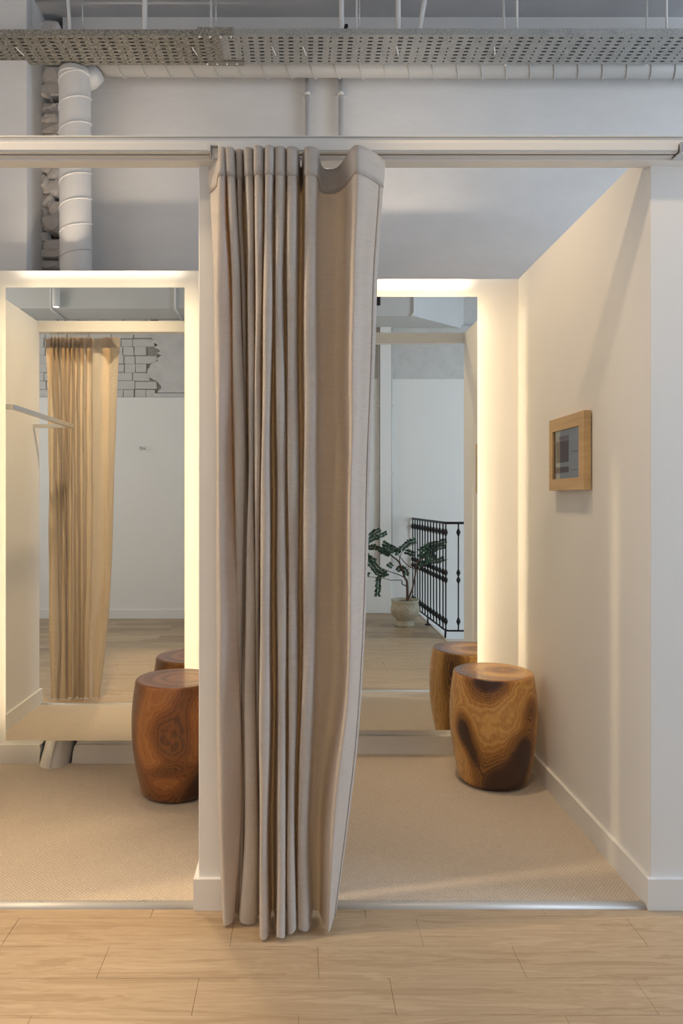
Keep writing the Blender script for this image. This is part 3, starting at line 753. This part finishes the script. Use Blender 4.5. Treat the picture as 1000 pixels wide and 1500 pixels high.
# ------------------------------------------------------------------ cable tray
def tray(x0, x1, label, mat, zoff=0.0, joint=False):
    t = thing('cable_tray', label, 'cable tray', ((x0+x1)/2, 3.3, 3.29+zoff), group='perforated cable trays')
    y0, y1 = 3.190, 3.405; zb = 3.290+zoff
    period = 0.0453
    xs = [x0]; c0 = math.ceil((x0+0.004)/period); cols = []
    c = c0
    while c*period+0.026 < x1:
        kind = c % 3; wdt = 0.0085 if kind == 0 else 0.0215
        a = c*period+(0.0065 if kind == 0 else 0)
        cols.append((a, a+wdt, kind)); c += 1
    edges = [(x0, False, None)]
    X = [x0]; hx = []
    for a, b, kind in cols: hx.append((len(X), kind)); X += [a, b]
    X.append(x1)
    Y = [y0]; hy = []
    nrow = 8
    for r in range(nrow):
        cc = y0+0.022+(y1-y0-0.044)*r/(nrow-1); hy.append(len(Y)); Y += [cc-0.0045, cc+0.0045]
    Y.append(y1)
    bm = nm(); V = [[bm.verts.new((x, y, zb)) for y in Y] for x in X]
    holes = {(i, j) for i, k in hx for j in hy if not (k == 0 and (j//2) in (2,))}
    for i in range(len(X)-1):
        for j in range(len(Y)-1):
            if (i, j) in holes: continue
            bm.faces.new((V[i][j], V[i+1][j], V[i+1][j+1], V[i][j+1]))
    o = obj('perforated_bed', bm, M[mat], t); s = o.modifiers.new('t', 'SOLIDIFY'); s.thickness = 0.0015
    bm = nm()
    add_box(bm, x0, x1, y0-0.002, y0, zb-0.001, zb+0.026, 0.0005); add_box(bm, x0, x1, y0, y0+0.012, zb+0.0245, zb+0.026)
    obj('side_flange', bm, M[mat], t)
    bm = nm(); add_box(bm, x0, x1, y1, y1+0.002, zb-0.001, zb+0.026, 0.0005); obj('side_flange', bm, M[mat], t)
    rr = random.Random(3)
    for k in range(9):
        yy = y0+0.016+0.0228*k; bm = nm()
        n = 14; pts = [(x0+0.01+(x1-x0-0.02)*q/n, yy+rr.uniform(-.003,.003), zb+0.0022+0.0105+rr.uniform(0,.002)) for q in range(n+1)]
        add_tube(bm, pts, 0.0105, 7); obj('cable', bm, M['cable'], t)
    return t
tray(-1.9, -0.3555, 'stained left length of perforated steel cable tray near the ceiling', 'galv_dirty', -0.0035)
tt = tray(-0.355, 2.3, 'clean grey right length of perforated steel cable tray near the ceiling', 'galv')
obj('splice_plate', add_box(nm(), -0.455, -0.29, 3.185, 3.188, 3.2845, 3.320, 0.0005), M['galv_dirty'], tt)
obj('splice_plate', add_box(nm(), -0.43, -0.26, 3.375, 3.407, 3.2820, 3.2850), M['galv_dirty'], tt)
for k in range(4):
    for yy in (3.196, 3.392):
        x = -0.445+k*0.047+(0.01 if yy > 3.3 else 0)
        obj('splice_bolt', add_lathe(nm(), [(0.002, 3.2785), (0.005, 3.280), (0.006, 3.2858)], x, yy, 10), M['metalwhite'], tt)
# zip ties
for cx, lb in ((286, 'left of the splice'), (402, 'right of the splice'), (447, 'above the left wall pipe'), (583, 'under the two thick hangers'), (725, 'under the right pair of rods'), (30, 'at the far left end')):
    D = 3.3; x = Xp(cx, D)
    bm = nm(); add_tube(bm, [(x-0.012, 3.27, 3.2875), (x-0.006, 3.285, 3.282), (x+0.004, 3.32, 3.281), (x+0.004, 3.335, 3.2875)], 0.0028, 6)
    tag(obj('cable_tie', bm, M['metalwhite'], None, (x, 3.3, 3.28)), 'small white cable tie through the tray slots, '+lb, 'cable tie', 'cable ties on the tray')
# hanger rods
rods = [(105, 3.34, .008, -2), (121, 3.2, .003, 0), (212, 3.30, .012, 0), (309, 3.42, .006, 0), (316, 3.2, .004, 0), (522, 3.35, .005, 0), (526, 3.2, .004, 0),
        (583, 3.30, .012, 0), (608, 3.34, .012, 5), (740, 3.42, .006, -1), (757, 3.25, .005, 0), (947, 3.42, .005, 0), (976, 3.25, .005, 0), (506, 3.28, .009, 1), (500, 3.32, .012, 0)]
rl = {105: 'leaning white rod above the stained tray, left of the stone column top', 121: 'thin steel wire above the tray beside the spiral duct', 212: 'thick white hanger rod above the stained end of the tray',
      309: 'white hanger rod above the tray splice', 316: 'thin steel hanger rod just right of the tray splice rod', 522: 'white hanger rod directly right of the black rod', 526: 'thin steel rod beside the white one near the tray middle',
      583: 'thick upright white pipe above the tray, right of centre', 608: 'thick slanting white pipe above the tray, right of centre', 740: 'left rod of the pair above the right of the tray',
      757: 'right rod of the pair above the right of the tray', 947: 'left rod of the pair at the right end of the tray', 976: 'rightmost thin hanger rod above the tray', 506: 'short black bent stub standing on the cable tray', 500: 'thick white rod behind the short black stub'}
for px, D, r, lean in rods:
    x = Xp(px, D); zb = 3.293
    if px == 506: pts = [(x-0.005, D, zb), (x-0.002, D, zb+0.075), (x+0.004, D, zb+0.10)]
    else: pts = [(x, D, zb), (x+lean*0.012, D, ZC)]
    bm = add_tube(nm(), pts, r, 12)
    if r > 0.007: add_tube(bm, [(pts[0][0], D, zb), (pts[0][0], D, zb+0.006)], r*1.35, 12)
    tag(obj('hanger_rod', bm, M['dark'] if px == 506 else M['metalwhite'] if r > .0045 else M['galv'], None, (x, D, zb)), rl[px], 'rod', 'rods above the cable tray')
# wall conduits
for px, lab in ((450, 'left of the two thin white pipes on the upper wall'), (499, 'right of the two thin white pipes on the upper wall')):
    D = 3.575; x = Xp(px, D)
    t = thing('wall_conduit', lab, 'pipe', (x, D, 0.3), group='thin pipes on the upper wall')
    obj('conduit', add_tube(nm(), [(x, D, 0.3), (x, D, 3.40)], 0.0125, 16), M['duct'], t)
    z = Zp(137, D)
    for zc in (z, 1.9):
        bm = nm(); add_tube(bm, [(x, D, zc-0.009), (x, D, zc+0.009)], 0.0155, 16); add_box(bm, x-0.030, x+0.030, D+0.010, D+0.024, zc-0.009, zc+0.009, 0.002)
        obj('saddle_clip', bm, M['duct'], t)

# ------------------------------------------------------------------ clothes rail (left booth, seen in the mirror)
t = thing('clothes_rail', 'square brushed metal clothes rail on the left partition, seen in the left mirror', 'rail', (-1.4, 2.6, 1.62))
s = 0.011; zr = 1.622
obj('long_bar', add_box(nm(), -1.311, -1.289, 2.17, 3.035, zr-s, zr+s, 0.001), M['alu'], t)
obj('arm', add_box(nm(), XL0, -1.311, 2.17, 2.192, zr-s, zr+s, 0.001), M['alu'], t)
obj('arm', add_box(nm(), XL0, -1.311, 3.013, 3.035, zr-s, zr+s, 0.001), M['alu'], t)

# ------------------------------------------------------------------ things behind the camera, seen in the mirrors
def spotlight(loc, label, mat, r, hgt, top, lampmat):
    t = thing('ceiling_spotlight', label, 'spotlight', loc, group='ceiling spotlights')
    x, y, z = loc
    bm = add_lathe(nm(), [(r*.72, z), (r*.92, z), (r, z+0.004), (r, z+hgt-0.004), (r*.9, z+hgt)], x, y, 28, cap0=False); obj('housing', bm, mat, t)
    bm = add_lathe(nm(), [(r*.72, z), (r*.6, z+0.015)], x, y, 24, cap0=False); obj('lamp_face', bm, lampmat, t)
    obj('stem', add_tube(nm(), [(x, y, z+hgt), (x, y, top)], 0.008, 10), mat, t); return t
spotlight((-2.30, -0.49, 3.03), 'white cylinder spotlight, lit, at the top of the left mirror', M['metalwhite'], 0.036, 0.17, ZC, emit('lamp_face_light', (1, .85, .65), 9))
spotlight((0.775, -0.36, 3.09), 'small black spotlight at the top edge of the right mirror', M['dark'], 0.022, 0.085, ZC, M['dark'])
def conduit(px, D0, label):
    x = Xp(px, 6.8); bm = nm()
    add_tube(bm, [(x, -0.529, ZC), (x, -0.529, 3.019), (x, -0.56, 3.019), (x, -0.94, 3.019)], 0.011, 10)
    tag(obj('beam_conduit', bm, M['metalwhite'], None, (x, -0.58, 3.02)), label, 'pipe', 'conduits on the ceiling beam')
conduit(76, 0, 'white conduit bending under the ceiling beam below the spotlight, left mirror')
conduit(257, 0, 'white conduit bending under the ceiling beam at the left mirror\'s right edge')
x = Xp(606, 7.06); bm = nm(); add_tube(bm, [(x, -0.529, ZC), (x, -0.529, 3.06), (x-.03, -0.529, 3.02)], 0.011, 10)
tag(obj('beam_conduit', bm, M['metalwhite'], None, (x, -0.53, 3.1)), 'white conduit dropping down the corner of the beam in the right mirror', 'pipe', 'conduits on the ceiling beam')
# boxed riser on the front wall with two pipes
x0 = Xp(557, 7.5); x1 = Xp(573, 7.5)
struct('trim_3', add_box(nm(), x0, x1, -1.03, -0.985, 0.50, 3.03, 0.002), M['paint'], 'slim boxed riser running up the wall behind the plant', 'trim', ((x0+x1)/2, -1.0, 0))
struct('trim_4', add_box(nm(), Xp(532, 7.5), x1, -1.03, -0.975, 0.0, 0.50, 0.002), M['paint'], 'low boxed-in ledge at the wall foot behind the plant', 'trim', ((x0+x1)/2, -1.0, 0))
for xx, lb in ((x0-0.012, 'left thin pipe beside the wall riser in the right mirror'), (x1+0.012, 'right thin pipe beside the wall riser in the right mirror')):
    bm = add_tube(nm(), [(xx, -1.017, 0.5), (xx, -1.017, 3.03)], 0.009, 10)
    for zc in (1.48, 2.2): add_box(bm, xx-0.016, xx+0.016, -1.03, -1.004, zc-0.008, zc+0.008, 0.002)
    tag(obj('riser_pipe', bm, M['duct'], None, (xx, -1.017, 0.5)), lb, 'pipe', 'pipes beside the riser')
# small wall hook
t = thing('wall_hook', 'small metal coat hook on the bare wall in the left mirror', 'hook', (-1.57, -0.92, 1.72))
obj('back_plate', add_box(nm(), -1.607, -1.535, -0.92, -0.912, 1.705, 1.735, 0.002), M['alu'], t)
obj('peg', add_tube(nm(), [(-1.59, -0.912, 1.725), (-1.59, -0.88, 1.722), (-1.59, -0.868, 1.735)], 0.007, 10), M['alu'], t)
obj('peg', add_tube(nm(), [(-1.55, -0.912, 1.718), (-1.55, -0.88, 1.715), (-1.55, -0.868, 1.728)], 0.007, 10), M['alu'], t)

# railing
t = thing('iron_railing', 'black wrought iron stair railing with turned knobs behind the potted plant', 'railing', (1.266, 0.434, 0))
P0 = Vector((1.212, -1.02, 0)); P1 = Vector((1.266, 0.434, 0))
corner = [(P0.x, P0.y), (P0.x+(P1.x-P0.x)*.93, P0.y+(P1.y-P0.y)*.93), (1.268, 0.41), (1.29, 0.434), (1.40, 0.436), (2.6, 0.436)]
obj('handrail', add_tube(nm(), [(x, y, 1.0) for x, y in corner], 0.011, 10), M['iron'], t)
obj('bottom_rail', add_tube(nm(), [(x, y, 0.074) for x, y in corner], 0.008, 8), M['iron'], t)
def knob(zc, s=1.0): return [(0.006, zc-0.036*s), (0.012, zc-0.030*s), (0.010, zc-0.024*s), (0.0175, zc-0.010*s), (0.0175, zc+0.010*s), (0.010, zc+0.024*s), (0.012, zc+0.030*s), (0.006, zc+0.036*s)]
prof = [(0.0065, 0.074)]+knob(0.155,.85)+knob(0.51,.75)+knob(0.572,.75)+knob(0.92,.85)+[(0.0065, 1.0)]
bm = add_lathe(nm(), prof, 0, 0, 10); bmesh.ops.recalc_face_normals(bm, faces=bm.faces)
bme = bpy.data.meshes.new('baluster'); bm.to_mesh(bme); bm.free(); bme.materials.append(M['iron'])
def bal(x, y):
    o = bpy.data.objects.new('baluster', bme); C.objects.link(o); o.parent = t; o.location = Vector((x, y, 0))-t.location
nb = 12
for k in range(nb): s = (k+0.15)/nb; bal(P0.x+(P1.x-P0.x)*s, P0.y+(P1.y-P0.y)*s)
for k in range(12): bal(1.266+0.107*k + (0.0), 0.436 if k else 0.43)
s = 6.15/nb; xx, yy = P0.x+(P1.x-P0.x)*s, P0.y+(P1.y-P0.y)*s
obj('post_foot', add_lathe(add_tube(nm(), [(xx, yy, 0.0), (xx, yy, 0.08)], 0.008, 8), [(0.03, 0.0), (0.03, 0.006), (0.01, 0.01)], xx, yy, 12), M['iron'], t)
obj('post_foot', add_tube(nm(), [(1.262, 0.425, 0.012), (1.264, 0.43, 0.08)], 0.009, 8), M['iron'], t)

# potted plant
t = thing('potted_plant', 'sparse leafy shrub in a speckled stoneware pot beside the iron railing', 'plant', (1.01, -0.20, 0))
px_, py_ = 1.01, -0.20
prof = [(0.078, 0.0), (0.088, 0.004), (0.086, 0.030), (0.074, 0.055), (0.086, 0.070), (0.122, 0.10), (0.136, 0.14), (0.137, 0.17), (0.128, 0.205), (0.127, 0.232), (0.135, 0.252), (0.130, 0.255), (0.124, 0.235), (0.122, 0.20)]
obj('pot', add_lathe(nm(), prof, px_, py_, 40, cap1=False), M['ceramic'], t, (px_, py_, 0))
bm = nm(); add_lathe(bm, [(0.1225, 0.226), (0.08, 0.232), (0.03, 0.235)], px_, py_, 24, cap0=False); obj('soil', bm, M['soil'], t)
def P(cx, cy, dy=0.0): return ((520+cx/5.263-VX)/155.0, py_+dy, H-(740+cy/5.263-VY)/155.0)
def br(pts, r0, r1, n=8):
    q = spline([P(*p) for p in pts], 5); rr = [r0+(r1-r0)*i/(len(q)-1) for i in range(len(q))]
    obj('branch', add_tube(nm(), q, rr, n), M['bark'], t)
br([(405,765,0),(402,600,0),(385,560,.0),(345,450,.02),(300,405,.03),(240,365,.04),(130,320,.05),(60,300,.05)], .012, .003)
br([(405,740,0),(440,650,.02),(465,520,.03),(480,440,.02),(560,390,.0),(640,330,-.03),(720,270,-.05)], .010, .003)
br([(385,560,0),(340,540,-.03),(280,520,-.06),(190,480,-.09),(90,400,-.1)], .005, .002)
br([(395,625,0),(360,605,.03),(355,578,.04),(270,575,.06),(220,560,.08),(60,540,.1)], .006, .002)
br([(455,490,.03),(400,460,.02),(340,390,.0),(290,330,-.02),(215,300,-.04)], .005, .002)
br([(350,480,.02),(340,400,.06),(380,330,.09),(465,285,.12)], .005, .002)
br([(475,500,.03),(540,450,.06),(620,430,.09),(700,412,.1)], .005, .002)
br([(200,480,-.09),(195,540,-.1),(180,600,-.1),(175,690,-.1)], .003, .0015)
fr_ = [[(255,208),(190,240),(120,265),(80,290)],[(200,178),(130,222),(70,262)],[(210,292),(270,320),(340,355)],[(468,272),(400,286),(340,335),(300,358)],
       [(80,385),(140,430),(170,480),(230,530)],[(195,545),(183,610),(175,692)],[(320,515),(350,490),(385,500),(392,535)],[(715,272),(640,290),(560,310),(500,350)],
       [(720,325),(640,332),(580,372),(500,400)],[(705,410),(640,430),(560,440),(490,465)],[(390,360),(430,372),(470,385)],[(130,325),(200,342),(255,375)],
       [(560,300),(600,350),(620,420)],[(500,395),(560,398),(610,380)],[(240,435),(270,462)],[(70,300),(110,330),(160,320)],[(70,420),(110,450),(150,500)],[(60,530),(110,545)],[(150,520),(200,530),(240,520)],
       [(520,330),(550,380),(540,440)],[(240,310),(215,350),(190,345)],[(300,340),(260,345),(230,320)],[(60,350),(90,400),(150,430)],[(640,300),(600,330),(560,340)]]
bm = nm(); rl_ = random.Random(11)
for F_ in fr_:
    dy = rl_.uniform(-.12, .12)
    q = spline([P(a, b, dy+0.02*i) for i, (a, b) in enumerate(F_)], 16)
    q = [Vector(p) for p in q]
    acc = 0; last = q[0]
    for i in range(1, len(q)):
        acc += (q[i]-q[i-1]).length
        if acc < 0.011: continue
        acc = 0; tdir = (q[i]-q[i-1]).normalized()
        for sd in (-1, 1):
            ang = rl_.uniform(0.7, 1.25); side = tdir.cross(Vector((0, 1, 0))).normalized()*sd
            d = (tdir*math.cos(ang)+side*math.sin(ang)+Vector((0, rl_.uniform(-.7, .7), 0))).normalized()
            wv = d.cross(Vector((rl_.uniform(-.5,.5), 1, rl_.uniform(-.5,.5)))).normalized()
            L = rl_.uniform(0.028, 0.042); W = L*0.40; b = q[i]
            vs = [bm.verts.new(v) for v in (b, b+d*L*.45+wv*W, b+d*L, b+d*L*.45-wv*W)]
            bm.faces.new(vs)
o = obj('foliage', bm, M['leaf'], t, recalc=False); o['kind'] = 'stuff'
bm = nm()
for F_ in fr_:
    pass
bm.free()
